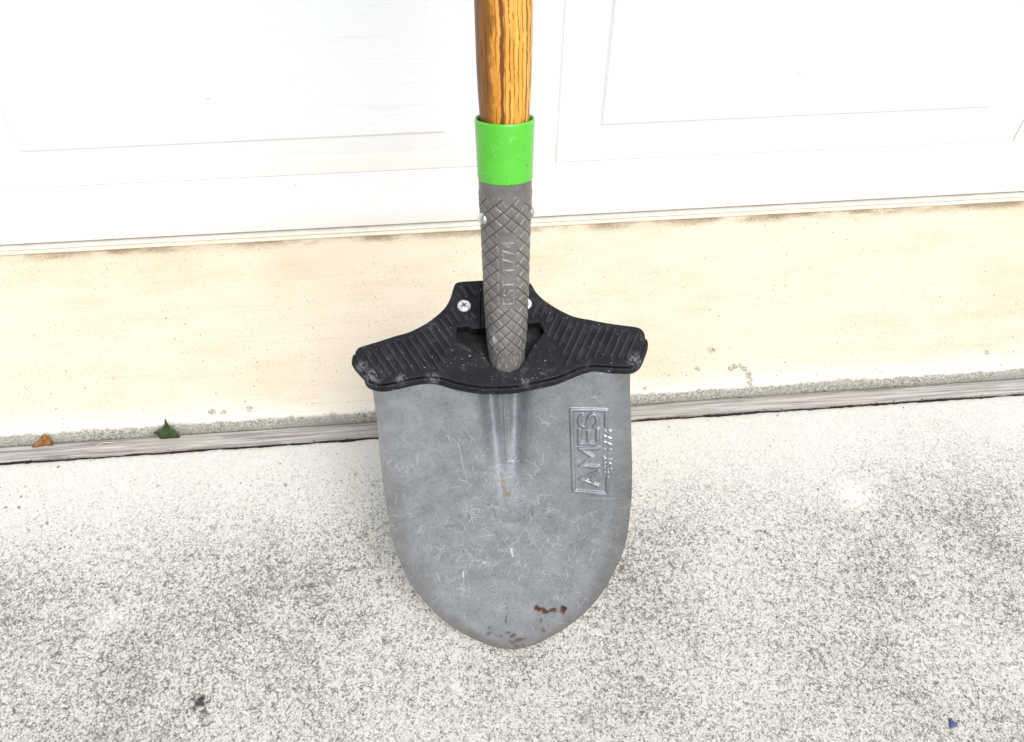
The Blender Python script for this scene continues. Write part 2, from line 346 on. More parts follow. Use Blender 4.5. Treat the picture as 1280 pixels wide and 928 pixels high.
def strip():
    xs = xsamples()
    ring = [(.6028, -.04), (.6022, -.0040), (.6028, -.0018), (.605, -.0008), (.609, -.0005), (.614, -.0006), (.6205, -.0004), (.6220, -.0012), (.6225, -.0035), (.6225, -.04)]
    V = []
    for k, (y, z) in enumerate(ring):
        fr = max(0, 1 - k / 3.0); bk = max(0, (k - 6) / 3.0)
        for x in xs:
            e = fr * (0.0016 * nz(x * 13, 2.2) + 0.0010 * nz(x * 70, 4.4) + .0006 * nz(x * 240, 9)) + bk * (0.0006 * nz(x * 17, 6.1) + 0.0004 * nz(x * 150, 7))
            zz = 0.0010 * nz(x * 6, 1.1) + (0.0005 * nz(x * 45, k * 1.3) if 1 <= k <= 8 else 0)
            V.append((x, y + e, z + zz))
    o = obj('wooden_joint_strip', V, grid_faces(len(ring), len(xs)), M_OLDWOOD)
    tag(o, 'weathered grey wooden expansion strip in the joint between driveway and cream apron', 'wood strip')
strip()
def joint_dirt():
    xs = xsamples(step=0.0035); V = []; ys = (.590, .5985, .6005, .6025, .605, .612, .6215, .6228, .6235, .626)
    for k, y in enumerate(ys):
        for x in xs: V.append((x, y, -.0050 + .0022 * nz(x * 60, k * .9, 3.3) + .0012 * nz(x * 300, k * 1.9, 5) - (0.01 if k in (0, 4, 5, 9) else 0)))
    n = NT('joint_soil', 0.95, spec=0.1); n.col(n.mix(n.noise(400, 3, 0.6), (0.015, 0.013, 0.010), (0.055, 0.046, 0.035)))
    o = obj('joint_dirt', V, grid_faces(len(ys), len(xs)), n.m); tag(o, 'dark soil packed in the joint either side of the wooden strip', kind='stuff')
joint_dirt()

# ------------------------------------------------------------------ garage door
YD = 0.935
def door():
    root = empty('garage_door', (0.445, YD, 0.02))
    tag(root, 'white raised-panel garage door with embossed wood grain behind the shovel', 'garage door', kind='thing')
    org = np.array((0.445, YD, 0.02))
    pitch, pw = 0.7148, 0.630                     # panel pitch and outer width
    x_left = 0.147 - 4 * pitch; ncol = 8
    zb = 0.119; ph = 0.330; sec = 0.533
    sections = 4
    XL, XR = x_left - .085, x_left + (ncol - 1) * pitch + pw + .085
    prof = [(0, 0), (.0007, .0020), (.0030, .0001), (.0050, .0004), (.028, .0032), (.032, .0031), (.0555, .0014), (.0575, .0003), (.0596, -.0010), (.067, -.0013)]   # inset, depth into door
    def panel_mesh():
        V = []; F = []
        for d, y in prof:
            x0, x1, z0, z1 = d, pw - d, d, ph - d
            V += [(x0, y, z0), (x1, y, z0), (x1, y, z1), (x0, y, z1)]
        for k in range(len(prof) - 1):
            for e in range(4):
                a, b = k * 4 + e, k * 4 + (e + 1) % 4
                F.append((a, b, b + 4, a + 4))
        k = (len(prof) - 1) * 4; F.append((k, k + 1, k + 2, k + 3))
        me = bpy.data.meshes.new('panel'); me.from_pydata(V, [], F); me.update()
        me.materials.append(M_DOOR); return me
    pm = panel_mesh()
    for s in range(sections):
        z0 = 0.0268 + s * sec + (0.0 if s == 0 else 0.002); z1 = 0.0268 + (s + 1) * sec
        if s == 0: zp = zb
        else: zp = z0 + (sec - ph) / 2
        V = []; F = []
        def rect(xa, xb, za, zb_):
            b = len(V); V.extend([(xa, YD, za), (xb, YD, za), (xb, YD, zb_), (xa, YD, zb_)]); F.append((b, b + 1, b + 2, b + 3))
        rect(XL, XR, z0 + .004, zp); rect(XL, XR, zp + ph, z1 - .004)
        xs = [XL] + sum([[x_left + c * pitch, x_left + c * pitch + pw] for c in range(ncol)], []) + [XR]
        for k in range(0, len(xs), 2): rect(xs[k], xs[k + 1], zp, zp + ph)
        b = len(V)                                   # rolled edges and the body behind
        V += [(XL, YD, z0 + .004), (XR, YD, z0 + .004), (XR, YD + .004, z0), (XL, YD + .004, z0), (XR, YD + .045, z0), (XL, YD + .045, z0),
              (XL, YD, z1 - .004), (XR, YD, z1 - .004), (XR, YD + .004, z1), (XL, YD + .004, z1), (XR, YD + .045, z1), (XL, YD + .045, z1)]
        F += [(b + 3, b + 2, b + 1, b), (b + 5, b + 4, b + 2, b + 3), (b + 6, b + 7, b + 8, b + 9), (b + 9, b + 8, b + 10, b + 11), (b + 4, b + 5, b + 11, b + 10)]
        so = obj('door_section', V, F, M_DOOR, root, smooth=False, origin=org)
        for c in range(ncol):
            p = bpy.data.objects.new('panel', pm); col.objects.link(p); p.parent = so
            p.location = Vector((x_left + c * pitch, YD, zp)) - Vector(org)
    xs = np.concatenate([np.linspace(XL, -1, 12), np.arange(-.95, 1.2, .012), np.linspace(1.25, XR, 12)])
    def sweep(name, ring, mat, amp):
        V = [(x, y + amp * nz(x * 9, k * .2, 3) , z + (amp * .7 * nz(x * 7, 5.5) if z > .0155 else 0)) for k, (y, z) in enumerate(ring) for x in xs]
        return obj(name, V, grid_faces(len(ring), len(xs)), mat, root, origin=org)
    sweep('seal_retainer', [(.985, .0242), (.9350, .0242), (.9332, .0240), (.9324, .0232), (.9322, .0222), (.9330, .0210), (.9365, .0206), (.985, .0204)], M_RETAINER, .0003)
    sweep('bottom_seal', [(.985, .0200), (.9330, .0200), (.9308, .0196), (.9294, .0186), (.9292, .0172), (.9300, .0155), (.9330, .0148), (.945, .0146)], M_SEAL, .0004)
door()

# ------------------------------------------------------------------ shovel
TIP = np.array((.0386, .3326, 0.0)); AB = rad(28)
BV = np.array((0, math.sin(AB), math.cos(AB))); BN = np.array((0, -math.cos(AB), math.sin(AB)))
shovel = empty('shovel', TIP + np.array((0, 0, .0012)))
tag(shovel, 'round point shovel with wooden handle, green collar and black foot step', 'shovel')
ORG = np.array(shovel.location)
def dish(u, v): return .015 * (u / .11) ** 2 * (.35 + .65 * np.clip(v / .2, 0, 1)) * (1 - .72 * sstep(.17, .29, v)) + .010 * ((v - .15) / .15) ** 2 - .010

# stroke lettering: polylines in a unit box
def arc(cx, cy, rx, ry, a0, a1, n=10):
    t = np.radians(np.linspace(a0, a1, n)); return [(cx + rx * math.cos(a), cy + ry * math.sin(a)) for a in t]
GLYPH = {'A': [[(0, 0), (.5, 1), (1, 0)], [(.22, .33), (.78, .33)]], 'M': [[(0, 0), (.04, 1), (.5, .28), (.96, 1), (1, 0)]],
         'E': [[(1, 1), (0, 1), (0, 0), (1, 0)], [(0, .5), (.85, .5)]], 'T': [[(0, 1), (1, 1)], [(.5, 1), (.5, 0)]],
         'S': [arc(.5, .745, .45, .255, 20, 180, 9) + arc(.5, .745, .45, .245, 180, 262, 5) + arc(.5, .255, .48, .255, 82, 0, 5) + arc(.5, .255, .48, .255, 0, -160, 9)],
         '1': [[(.15, .78), (.55, 1), (.55, 0)]], '7': [[(0, 1), (1, 1), (.35, 0)]], '4': [[(.75, 0), (.75, 1), (0, .3), (1, .3)]]}

STEP_R = .0003; U0, U1, V0, V1 = -.12, .12, -.006, .312
RW, RH = int((U1 - U0) / STEP_R), int((V1 - V0) / STEP_R)
def field(): return np.full((RH, RW), 1.0, np.float32)
def stroke_dist(fld, pts, reach):
    for (a, b) in zip(pts[:-1], pts[1:]):
        ax, ay, bx, by = a[0], a[1], b[0], b[1]
        i0 = max(0, int((min(ax, bx) - reach - U0) / STEP_R)); i1 = min(RW, int((max(ax, bx) + reach - U0) / STEP_R) + 2)
        j0 = max(0, int((min(ay, by) - reach - V0) / STEP_R)); j1 = min(RH, int((max(ay, by) + reach - V0) / STEP_R) + 2)
        if i0 >= i1 or j0 >= j1: continue
        X = U0 + (np.arange(i0, i1) + .5) * STEP_R; Y = (V0 + (np.arange(j0, j1) + .5) * STEP_R)[:, None]
        dx, dy = bx - ax, by - ay; L = dx * dx + dy * dy + 1e-12
        t = np.clip(((X - ax) * dx + (Y - ay) * dy) / L, 0, 1)
        d = np.hypot(X - ax - t * dx, Y - ay - t * dy)
        fld[j0:j1, i0:i1] = np.minimum(fld[j0:j1, i0:i1], d)
def sample(img, u, v):
    x = np.clip((u - U0) / STEP_R - .5, 0, RW - 1.001); y = np.clip((v - V0) / STEP_R - .5, 0, RH - 1.001)
    i, j = x.astype(int), y.astype(int); fx, fy = x - i, y - j
    return (img[j, i] * (1 - fx) + img[j, i + 1] * fx) * (1 - fy) + (img[j + 1, i] * (1 - fx) + img[j + 1, i + 1] * fx) * fy

def blade():
    L = [(-.0003, 0), (-.0163, .0042), (-.0316, .0121), (-.0591, .0332), (-.0781, .0582), (-.0950, .0914), (-.1041, .1293), (-.1069, .1580), (-.1082, .2051), (-.1085, .2447), (-.1089, .2900), (-.1089, .31)]
    Rr = [(.0003, 0), (.0135, .0012), (.0290, .0066), (.0508, .0189), (.0705, .0350), (.0886, .0586), (.1022, .0880), (.1102, .1154), (.1132, .1494), (.1140, .1722), (.1132, .2147), (.1120, .2571), (.1110, .2856), (.1108, .31)]
    cl, cr = catmull(L, 10, False), catmull(Rr, 10, False)
    nr, nc = 660, 520
    s = np.linspace(0, 1, nr); v = .302 * (0.35 * s + 0.65 * s ** 1.5); v[0] = 1e-5
    # fine rag along the worn lower edge
    rag = np.array([0.0005 * nz(q * 170, 2.0) + 0.0004 * nz(q * 420, 5.0) for q in v]) * (1 - sstep(.12, .2, v))
    uL = np.interp(v, cl[:, 1], cl[:, 0]) + rag; uR = np.interp(v, cr[:, 1], cr[:, 0]) - rag[::1] * .8
    k = np.linspace(0, 1, nc)
    U = uL[:, None] * (1 - k) + uR[:, None] * k; Vv = np.repeat(v[:, None], nc, 1)
    top = .30 - (.0045 + .68 * dish(U, .29)) / .7315
    Vv = np.where(Vv > .24, .24 + (Vv - .24) / (.302 - .24) * (top - .24), Vv)
    # maker's mark: a bracket frame with the name and the year line, read from the bottom up
    big, small = field(), field()
    fr = [[(.0909, .2372), (.0909, .2523), (.0602, .2540), (.0624, .1705), (.0928, .1680), (.0922, .1850)]]
    for pl in fr: stroke_dist(big, pl, .004)
    for ch, y0, y1 in (('A', .1765, .1915), ('M', .1965, .2155), ('E', .2200, .2330), ('S', .2362, .2490)):
        for pl in GLYPH[ch]:
            stroke_dist(big, [(.0840 - .0008 * (y0 - .18) / .06 - gy * .0160 + 0.0, y0 + gx * (y1 - y0)) for gx, gy in pl], .004)
    yy = .1908
    for ch in 'EST 1774':
        if ch == ' ': yy += .0035; continue
        for pl in GLYPH[ch]: stroke_dist(small, [(.0953 - gy * .0062, yy + gx * .0040) for gx, gy in pl], .002)
        yy += .0058
    db, ds = sample(big, U, Vv), sample(small, U, Vv)
    n = dish(U, Vv)
    uc = .0022
    chan = .0095 * sstep(.140, .28, Vv) * np.exp(-((U - uc) / (.013 + .05 * np.clip(Vv - .15, 0, 1))) ** 2)
    for sg in (-1, 1): chan = chan + .0105 * sstep(.158, .272, Vv) * np.exp(-((U - uc - sg * (.0066 + .05 * np.clip(Vv - .16, 0, 1))) / .0075) ** 2)
    n -= chan                 # pressed channel under the socket
    n += .0013 * np.exp(-((U - uc - .0003) / .0011) ** 2) * sstep(.185, .235, Vv)         # weld line down its middle
    n += .0016 * np.exp(-((U - .005) / .013) ** 2 - ((Vv - .158) / .018) ** 2)
    for (du, dv) in ((-.0121, .151), (.0226, .1485)):
        n -= .0013 * np.exp(-((U - du) / .0016) ** 2 - ((Vv - dv) / .0055) ** 2)
    n -= .0012 * np.exp(-((U - .004) / .010) ** 2 - ((Vv - .139) / .005) ** 2)
    n += .0019 * (1 - sstep(.0008, .0023, db)) + .0009 * (1 - sstep(.0003, .0010, ds))
    plate = (1 - sstep(-.002, .0, np.maximum(np.abs(U - .0766) - .0165, np.abs(Vv - .211) - .0440)))
    n -= .0005 * plate
    # scratches, rust and darker edges, drawn in blade coordinates
    scr = np.zeros((RH, RW), np.float32)
    def scratch(u, v_, ang, ln, curl, wdt, br):
        pts = [(u, v_)]; m = max(3, int(ln / .0012)); kink = RNG.normal(0, curl, m)
        for q in range(m):
            ang += kink[q]; u += math.cos(ang) * ln / m; v_ += math.sin(ang) * ln / m; pts.append((u, v_))
        return pts, wdt, br
    strokes = []
    for _ in range(330):
        u = RNG.normal(0.0, .055); v_ = RNG.normal(.135, .065)
        strokes.append(scratch(u, v_, (RNG.normal(1.57, .55) if RNG.random() < .6 else RNG.uniform(0, 6.28)), RNG.exponential(.0042) + .001, RNG.uniform(.02, .30), RNG.uniform(.00008, .00018), RNG.uniform(.18, .75)))
    for _ in range(60):
        u = RNG.normal(0.005, .06); v_ = RNG.normal(.13, .05)
        strokes.append(scratch(u, v_, (RNG.normal(1.57, .5) if RNG.random() < .6 else RNG.uniform(0, 6.28)), RNG.uniform(.012, .04), RNG.uniform(.01, .10), RNG.uniform(.00006, .00013), RNG.uniform(.2, .6)))
    for _ in range(46):
        cu_, cv_, dr = RNG.normal(.004, .052), RNG.normal(.135, .055), RNG.uniform(0, 3.14); sp = RNG.uniform(.003, .011)
        for _k in range(int(RNG.integers(5, 15))):
            t_ = RNG.normal(0, sp); u = cu_ + math.cos(dr) * t_ + RNG.normal(0, sp * .3); v_ = cv_ + math.sin(dr) * t_ + RNG.normal(0, sp * .3)
            strokes.append(scratch(u, v_, dr + RNG.normal(0, .7), RNG.exponential(.0032) + .0008, RNG.uniform(.3, .9), RNG.uniform(.00007, .00015), RNG.uniform(.25, .85)))
    for (u, v_, a, l, c, w, b) in [(-.040, .2275, -1.49, .040, .02, .0003, .8), (-.035, .187, 2.5, .008, .1, .00035, .8), (-.0346, .186, -.9, .006, .1, .0003, .7), (-.036, .165, -1.6, .05, .06, .00018, .5),
                                   (.073, .276, -.9, .030, .02, .00022, .5), (-.048, .105, .35, .032, .12, .0003, .7), (.0, .112, .30, .055, .1, .0003, .6), (-.09, .195, -.2, .03, .1, .0002, .45), (-.02, .15, -1.9, .03, .4, .0003, .7),
                                   (.02, .163, -.6, .035, .25, .0003, .55), (-.025, .098, .05, .03, .02, .00022, .5), (.03, .19, 1.1, .02, .3, .0003, .6), (.062, .14, .4, .025, .2, .0003, .55), (-.044, .09, -.7, .012, .2, .0003, .7)]:
        strokes.append(scratch(u, v_, a, l, c * 1.5, w * .55, b * .85))
    for pts, wdt, br in strokes:
        a = np.array(pts); lo, hi = a.min(0) - .001, a.max(0) + .001
        i0, i1 = max(0, int((lo[0] - U0) / STEP_R)), min(RW, int((hi[0] - U0) / STEP_R) + 1)
        j0, j1 = max(0, int((lo[1] - V0) / STEP_R)), min(RH, int((hi[1] - V0) / STEP_R) + 1)
        if i0 >= i1 or j0 >= j1: continue
        X = U0 + (np.arange(i0, i1) + .5) * STEP_R; Y = (V0 + (np.arange(j0, j1) + .5) * STEP_R)[:, None]
        d = np.full((j1 - j0, i1 - i0), 1.0)
        for (p, q) in zip(pts[:-1], pts[1:]):
            dx, dy = q[0] - p[0], q[1] - p[1]; t = np.clip(((X - p[0]) * dx + (Y - p[1]) * dy) / (dx * dx + dy * dy + 1e-12), 0, 1)
            d = np.minimum(d, np.hypot(X - p[0] - t * dx, Y - p[1] - t * dy))
        scr[j0:j1, i0:i1] = np.maximum(scr[j0:j1, i0:i1], br * np.clip(1.3 - d / wdt * .5, 0, 1))
    s1 = sample(scr, U, Vv)
    def chip(pl, w):
        f = field(); stroke_dist(f, pl, .005); return 1 - sstep(w * .6, w, sample(f, U, Vv))
    s1 = np.maximum(s1, chip([(.0030, .1105), (.0034, .1070)], .0013)); s1 = np.maximum(s1, chip([(.0034, .1070), (.0042, .1020)], .0008))
    s1 = np.maximum(s1, chip([(-.0432, .0905), (-.0437, .0850)], .0009))
    vn = lambda sc, off: np.array([nz(a * sc, b * sc, off) for a, b in zip(U[::4, ::4].ravel(), Vv[::4, ::4].ravel())]).reshape(U[::4, ::4].shape).repeat(4, 0).repeat(4, 1)[:nr, :nc]
    n1, n2 = vn(230, 1.0), vn(90, 4.0)
    def blob(u, v_, ru, rv, amt): return amt * (1 - sstep(.35, 1.1, np.hypot((U - u) / ru, (Vv - v_) / rv) + .95 * n1 + .35 * n2))
    rust = np.zeros_like(U)
    for b in [(.0275, .0435, .0062, .0045, 1), (.0330, .0395, .004, .003, .9), (.0415, .0405, .0055, .0022, .9), (.0505, .0412, .0038, .0050, 1), (.0475, .0385, .003, .002, .8), (.029, .0300, .0025, .002, .5), (.030, .0185, .0030, .0050, .6),
              (.0040, .0085, .0085, .0065, .62), (.001, .015, .004, .003, .7), (-.0030, .0190, .003, .002, .6), (-.022, .020, .0035, .003, .55), (-.022, .0265, .002, .002, .5), (-.005, .034, .0016, .004, .6), (-.011, .0165, .002, .002, .4),
              (-.0028, .1840, .0030, .0085, .42), (-.0008, .1745, .0022, .0060, .60), (.0012, .1700, .0042, .0024, .70), (-.0015, .1690, .0018, .003, .6)]:
        rust = np.maximum(rust, blob(*b))
    edge = np.minimum(U - uL[:, None], uR[:, None] - U)
    edge_dark = .75 * (1 - sstep(.0, .024, edge + .008 * n2)) * (1 - sstep(.02, .19, Vv) * .35) + .30 * (1 - sstep(.0, .05, Vv + .02 * n2))  # darker towards the side edges and the tip
    edge_dark = np.clip(edge_dark, 0, 1)
    P = TIP + np.array((0, 0, .0012)) + U[..., None] * np.array((1, 0, 0)) + Vv[..., None] * BV + n[..., None] * BN - ORG
    front = P.reshape(-1, 3); F = grid_faces(nr, nc)
    # back sheet (coarse) and rim
    th = .0022
    jr = np.unique(np.linspace(0, nr - 1, 60).astype(int)); jc = np.unique(np.linspace(0, nc - 1, 44).astype(int))
    nb = dish(U, Vv) - th - chan
    PB = (TIP + np.array((0, 0, .0012)) + U[..., None] * np.array((1, 0, 0)) + Vv[..., None] * BV + nb[..., None] * BN - ORG)
    back = PB[np.ix_(jr, jc)].reshape(-1, 3); o1 = len(front)
    FB = grid_faces(len(jr), len(jc), flip=True) + o1
    rim_idx = np.concatenate([np.arange(nr) * nc, ]), np.arange(nr) * nc + nc - 1
    o2 = o1 + len(back); rl = PB[:, 0]; rr = PB[:, -1]
    q = np.arange(nr - 1)
    FL = np.stack([rim_idx[0][q], rim_idx[0][q + 1], o2 + q + 1, o2 + q], -1)
    FR = np.stack([rim_idx[1][q + 1], rim_idx[1][q], o2 + nr + q, o2 + nr + q + 1], -1)
    allv = np.concatenate([front, back, rl, rr]); allf = np.concatenate([F, FB, FL, FR])
    me = fast_mesh('blade', allv, allf)
    at = me.color_attributes.new('wear_shade', 'FLOAT_COLOR', 'POINT')
    data = np.zeros((len(allv), 4), np.float32); data[:, 3] = 1
    data[:o1, 0] = np.clip(s1, 0, 1).ravel(); data[:o1, 1] = np.clip(rust, 0, 1).ravel(); data[:o1, 2] = edge_dark.ravel()
    data[o1:, 2] = .6
    at.data.foreach_set('color', data.ravel())
    link('blade', me, M_BLADE, shovel)['label'] = 'scratched grey steel blade with embossed maker mark and rust spots'
blade()

# pole axis
A0 = TIP + BV * .30 - BN * .014; A0[0] = .0447
HL = rad(21.5)
AX = np.array((.0197, math.sin(HL), math.cos(HL))); AX /= np.linalg.norm(AX)
AF = np.array((0, -math.cos(HL), math.sin(HL))); AF -= AX * (AF @ AX); AF /= np.linalg.norm(AF)     # towards the viewer
AR = np.cross(AX, AF) * -1                                                                            # to the right
if AR[0] < 0: AR = -AR
def pole_pt(t, th, r):     # th measured from the front, positive to the right
    t, th, r = np.broadcast_arrays(np.asarray(t, float), np.asarray(th, float), np.asarray(r, float))
    return A0 + t[..., None] * AX + (r * np.cos(th))[..., None] * AF + (r * np.sin(th))[..., None] * AR
def lathe(name, prof, mat, seg=72, parent=shovel, local=False):
    t = np.array([p[0] for p in prof]); r = np.array([p[1] for p in prof]); th = np.linspace(0, 2 * math.pi, seg, endpoint=False)
    if local:                                   # coordinates along the pole, so that grain runs with it
        V = np.stack([np.outer(r, np.sin(th)), -np.outer(r, np.cos(th)), np.repeat(t[:, None], seg, 1)], -1).reshape(-1, 3)
    else: V = pole_pt(t[:, None], th[None], r[:, None]).reshape(-1, 3) - ORG
    o = link(name, fast_mesh(name, V, grid_faces(len(t), seg, True)), mat, parent)
    if local:
        m = Matrix((AR, -AF, AX)).transposed().to_4x4(); m.translation = Vector(A0 - ORG); o.matrix_local = m
    return o
def handle():
    prof = [(.175, .0150), (.200, .0182), (.208, .0187), (.215, .0190), (.226, .0197), (.246, .0204), (.27, .0207), (.29, .02085), (.36, .0207), (.50, .0200), (.70, .0190), (.90, .0180), (1.05, .0178), (1.145, .0185), (1.158, .0180), (1.166, .0155), (1.170, .010), (1.1715, .0001)]
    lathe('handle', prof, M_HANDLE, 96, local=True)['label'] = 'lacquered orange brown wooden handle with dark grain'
handle()
def collar():
    prof = [(.1622, .0200), (.1619, .0211), (.1629, .0215), (.172, .02165), (.185, .0220), (.200, .02245), (.2055, .0226), (.2073, .0225), (.2080, .0219), (.2073, .0212), (.2050, .0208), (.195, .0198), (.188, .0150)]
    lathe('collar', prof, M_GREEN, 96, local=True)['label'] = 'bright green painted ferrule'
collar()
def socket():
    nt, nth = 560, 400
    t = np.linspace(-.010, .178, nt); th = np.linspace(-math.pi, math.pi, nth, endpoint=False)
    r0 = np.interp(t, [-.03, -.004, .0094, .032, .076, .118, .150, .178], [.0150, .0154, .0157, .0171, .0187, .0196, .0207, .0210])
    T2, H2 = np.meshgrid(t, th, indexing='ij'); Rr = np.repeat(r0[:, None], nth, 1)
    s = Rr * H2
    # crossed grooves
    ph1 = 10 * H2 / (2 * math.pi) + T2 / .0108 + .25; ph2 = 10 * H2 / (2 * math.pi) - T2 / .0108 + .25
    g1 = np.abs(ph1 - np.round(ph1)); g2 = np.abs(ph2 - np.round(ph2))
    groove = np.maximum(1 - sstep(.02, .095, g1), 1 - sstep(.02, .095, g2))
    # pillow each lozenge a little
    pil = np.minimum(sstep(.0, .5, g1), sstep(.0, .5, g2))
    mask = sstep(.012, .015, T2) * (1 - sstep(.1480, .1495, T2 + .004 * np.cos(10 * H2)))
    plain = (1 - sstep(.0070, .0078, np.abs(s - .0002))) * sstep(.0570, .0590, T2) * (1 - sstep(.1215, .1235, T2))
    mask = mask * (1 - plain)
    h = mask * (.00040 * pil - .00055 * groove + .00020)
    # year line, read upwards
    best = np.full_like(T2, 1.0); y0 = .0625
    for ch in 'EST 1774':
        if ch == ' ': y0 += .0050; continue
        for pl in GLYPH[ch]:
            P = [(.0046 - gy * .0090, y0 + gx * .0048) for gx, gy in pl]
            for (a, b) in zip(P[:-1], P[1:]):
                dx, dy = b[0] - a[0], b[1] - a[1]; q = np.clip(((s - a[0]) * dx + (T2 - a[1]) * dy) / (dx * dx + dy * dy + 1e-12), 0, 1)
                best = np.minimum(best, np.hypot(s - a[0] - q * dx, T2 - a[1] - q * dy))
        y0 += .0073
    h += .00075 * (1 - sstep(.0004, .0011, best))
    lump = np.array([nz(a * 160, b * 55, 2.0) for a, b in zip(T2[::4, ::4].ravel(), H2[::4, ::4].ravel() * .3)]).reshape(T2[::4, ::4].shape).repeat(4, 0).repeat(4, 1)[:nt, :nth]
    low = 1 - sstep(.004, .020, T2)
    V = pole_pt(T2, H2, Rr + h).reshape(-1, 3) - ORG
    me = fast_mesh('socket', V, grid_faces(nt, nth, True))
    at = me.color_attributes.new('wear_shade', 'FLOAT_COLOR', 'POINT'); data = np.zeros((nt * nth, 4), np.float32); data[:, 3] = 1
    ridge = mask * (1 - groove) * sstep(.3, .0, np.minimum(g1, g2)) * sstep(.095, .14, np.minimum(g1, g2))
    data[:, 0] = np.clip(.16 * ridge + .30 * low * sstep(.25, .6, lump + .2) + .5 * np.exp(-((T2 - .028) / .006) ** 2 - ((H2 + .75) / .16) ** 2) + .10 * (1 - sstep(.0004, .0009, best)), 0, 1).ravel()
    data[:, 2] = np.clip(.85 * groove * mask + .5 * low, 0, 1).ravel()  # groove shade put into the colour; lower end darkened too
    at.data.foreach_set('color', data.ravel())
    so = link('socket', me, M_SOCKET, shovel); so['label'] = 'grey steel socket embossed with lozenges and a year line'
    # rivet heads
    for tt, ang in ((.132, rad(-66)), (.1335, rad(97))):
        c = pole_pt(tt, ang, .0198); nrm = math.cos(ang) * AF + math.sin(ang) * AR
        X = AX; Y = np.cross(nrm, X); prof = [(.0052, -.002), (.0052, .0006), (.0047, .0016), (.0036, .0027), (.0020, .0033), (.0001, .0035)]
        V = [c + X * r * math.cos(a) + Y * r * math.sin(a) + nrm * z - ORG for r, z in prof for a in np.linspace(0, 2 * math.pi, 20, endpoint=False)]
        link('rivet', fast_mesh('rivet', V, grid_faces(len(prof), 20, True)), M_CHROME, so)
socket()

# foot step
P0 = TIP + BV * .30; ST = rad(15)
SW = np.array((0, math.cos(ST), math.sin(ST))); SN = np.array((0, -math.sin(ST), math.cos(ST)))
OUT = [(-0.1227, 0.0225), (-0.1215, 0.0254), (-0.1182, 0.0282), (-0.1044, 0.032), (-0.0893, 0.0364), (-0.0763, 0.0397), (-0.0631, 0.0461), (-0.052, 0.0539), (-0.0439, 0.062), (-0.0391, 0.0705), (-0.0363, 0.0791), (-0.0339, 0.0848), (-0.0293, 0.0866), (-0.0171, 0.0868), (0.0, 0.0868), (.018, .0866), (.0290, .0852), (0.0336, 0.0797), (0.0373, 0.0711), (0.0442, 0.0624), (0.0554, 0.0529), (0.0678, 0.0452), (0.0827, 0.0407), (0.0987, 0.0361), (0.1148, 0.0326), (0.1228, 0.0304), (0.1266, 0.0267), (0.1275, 0.0211), (0.126, 0.015), (0.1186, 0.0000), (0.1144, -0.0045), (0.1086, -0.006), (0.0982, -0.0050), (0.0791, -0.0026), (0.0683, -0.0036), (0.0582, -0.007), (0.0438, -0.0119), (0.022, -0.0152), (0.0077, -0.017), (-0.0174, -0.0155), (-0.0383, -0.0102), (-0.0529, -0.0045), (-0.0655, -0.0031), (-0.0782, -0.0044), (-0.0907, -0.0065), (-0.101, -0.0074), (-0.1099, -0.0044), (-0.1124, 0.0015), (-0.1185, 0.0095), (-0.1221, 0.016)]
HOLE = [(-.035, .0416), (-.0246, .0416), (-.0234, .0392), (-.0146, .0388), (-.0114, .0832), (-.0110, .0832), (-.0142, .0388), (.0297, .0411), (.0375, .0413), (.0407, .0317), (.0337, .0245), (.0262, .0150), (.0222, .0060), (.0150, -.0020), (.0060, -.0045), (-.0020, -.0025), (-.0085, .0040), (-.0125, .0120), (-.0194, .0166), (-.0358, .0284)]
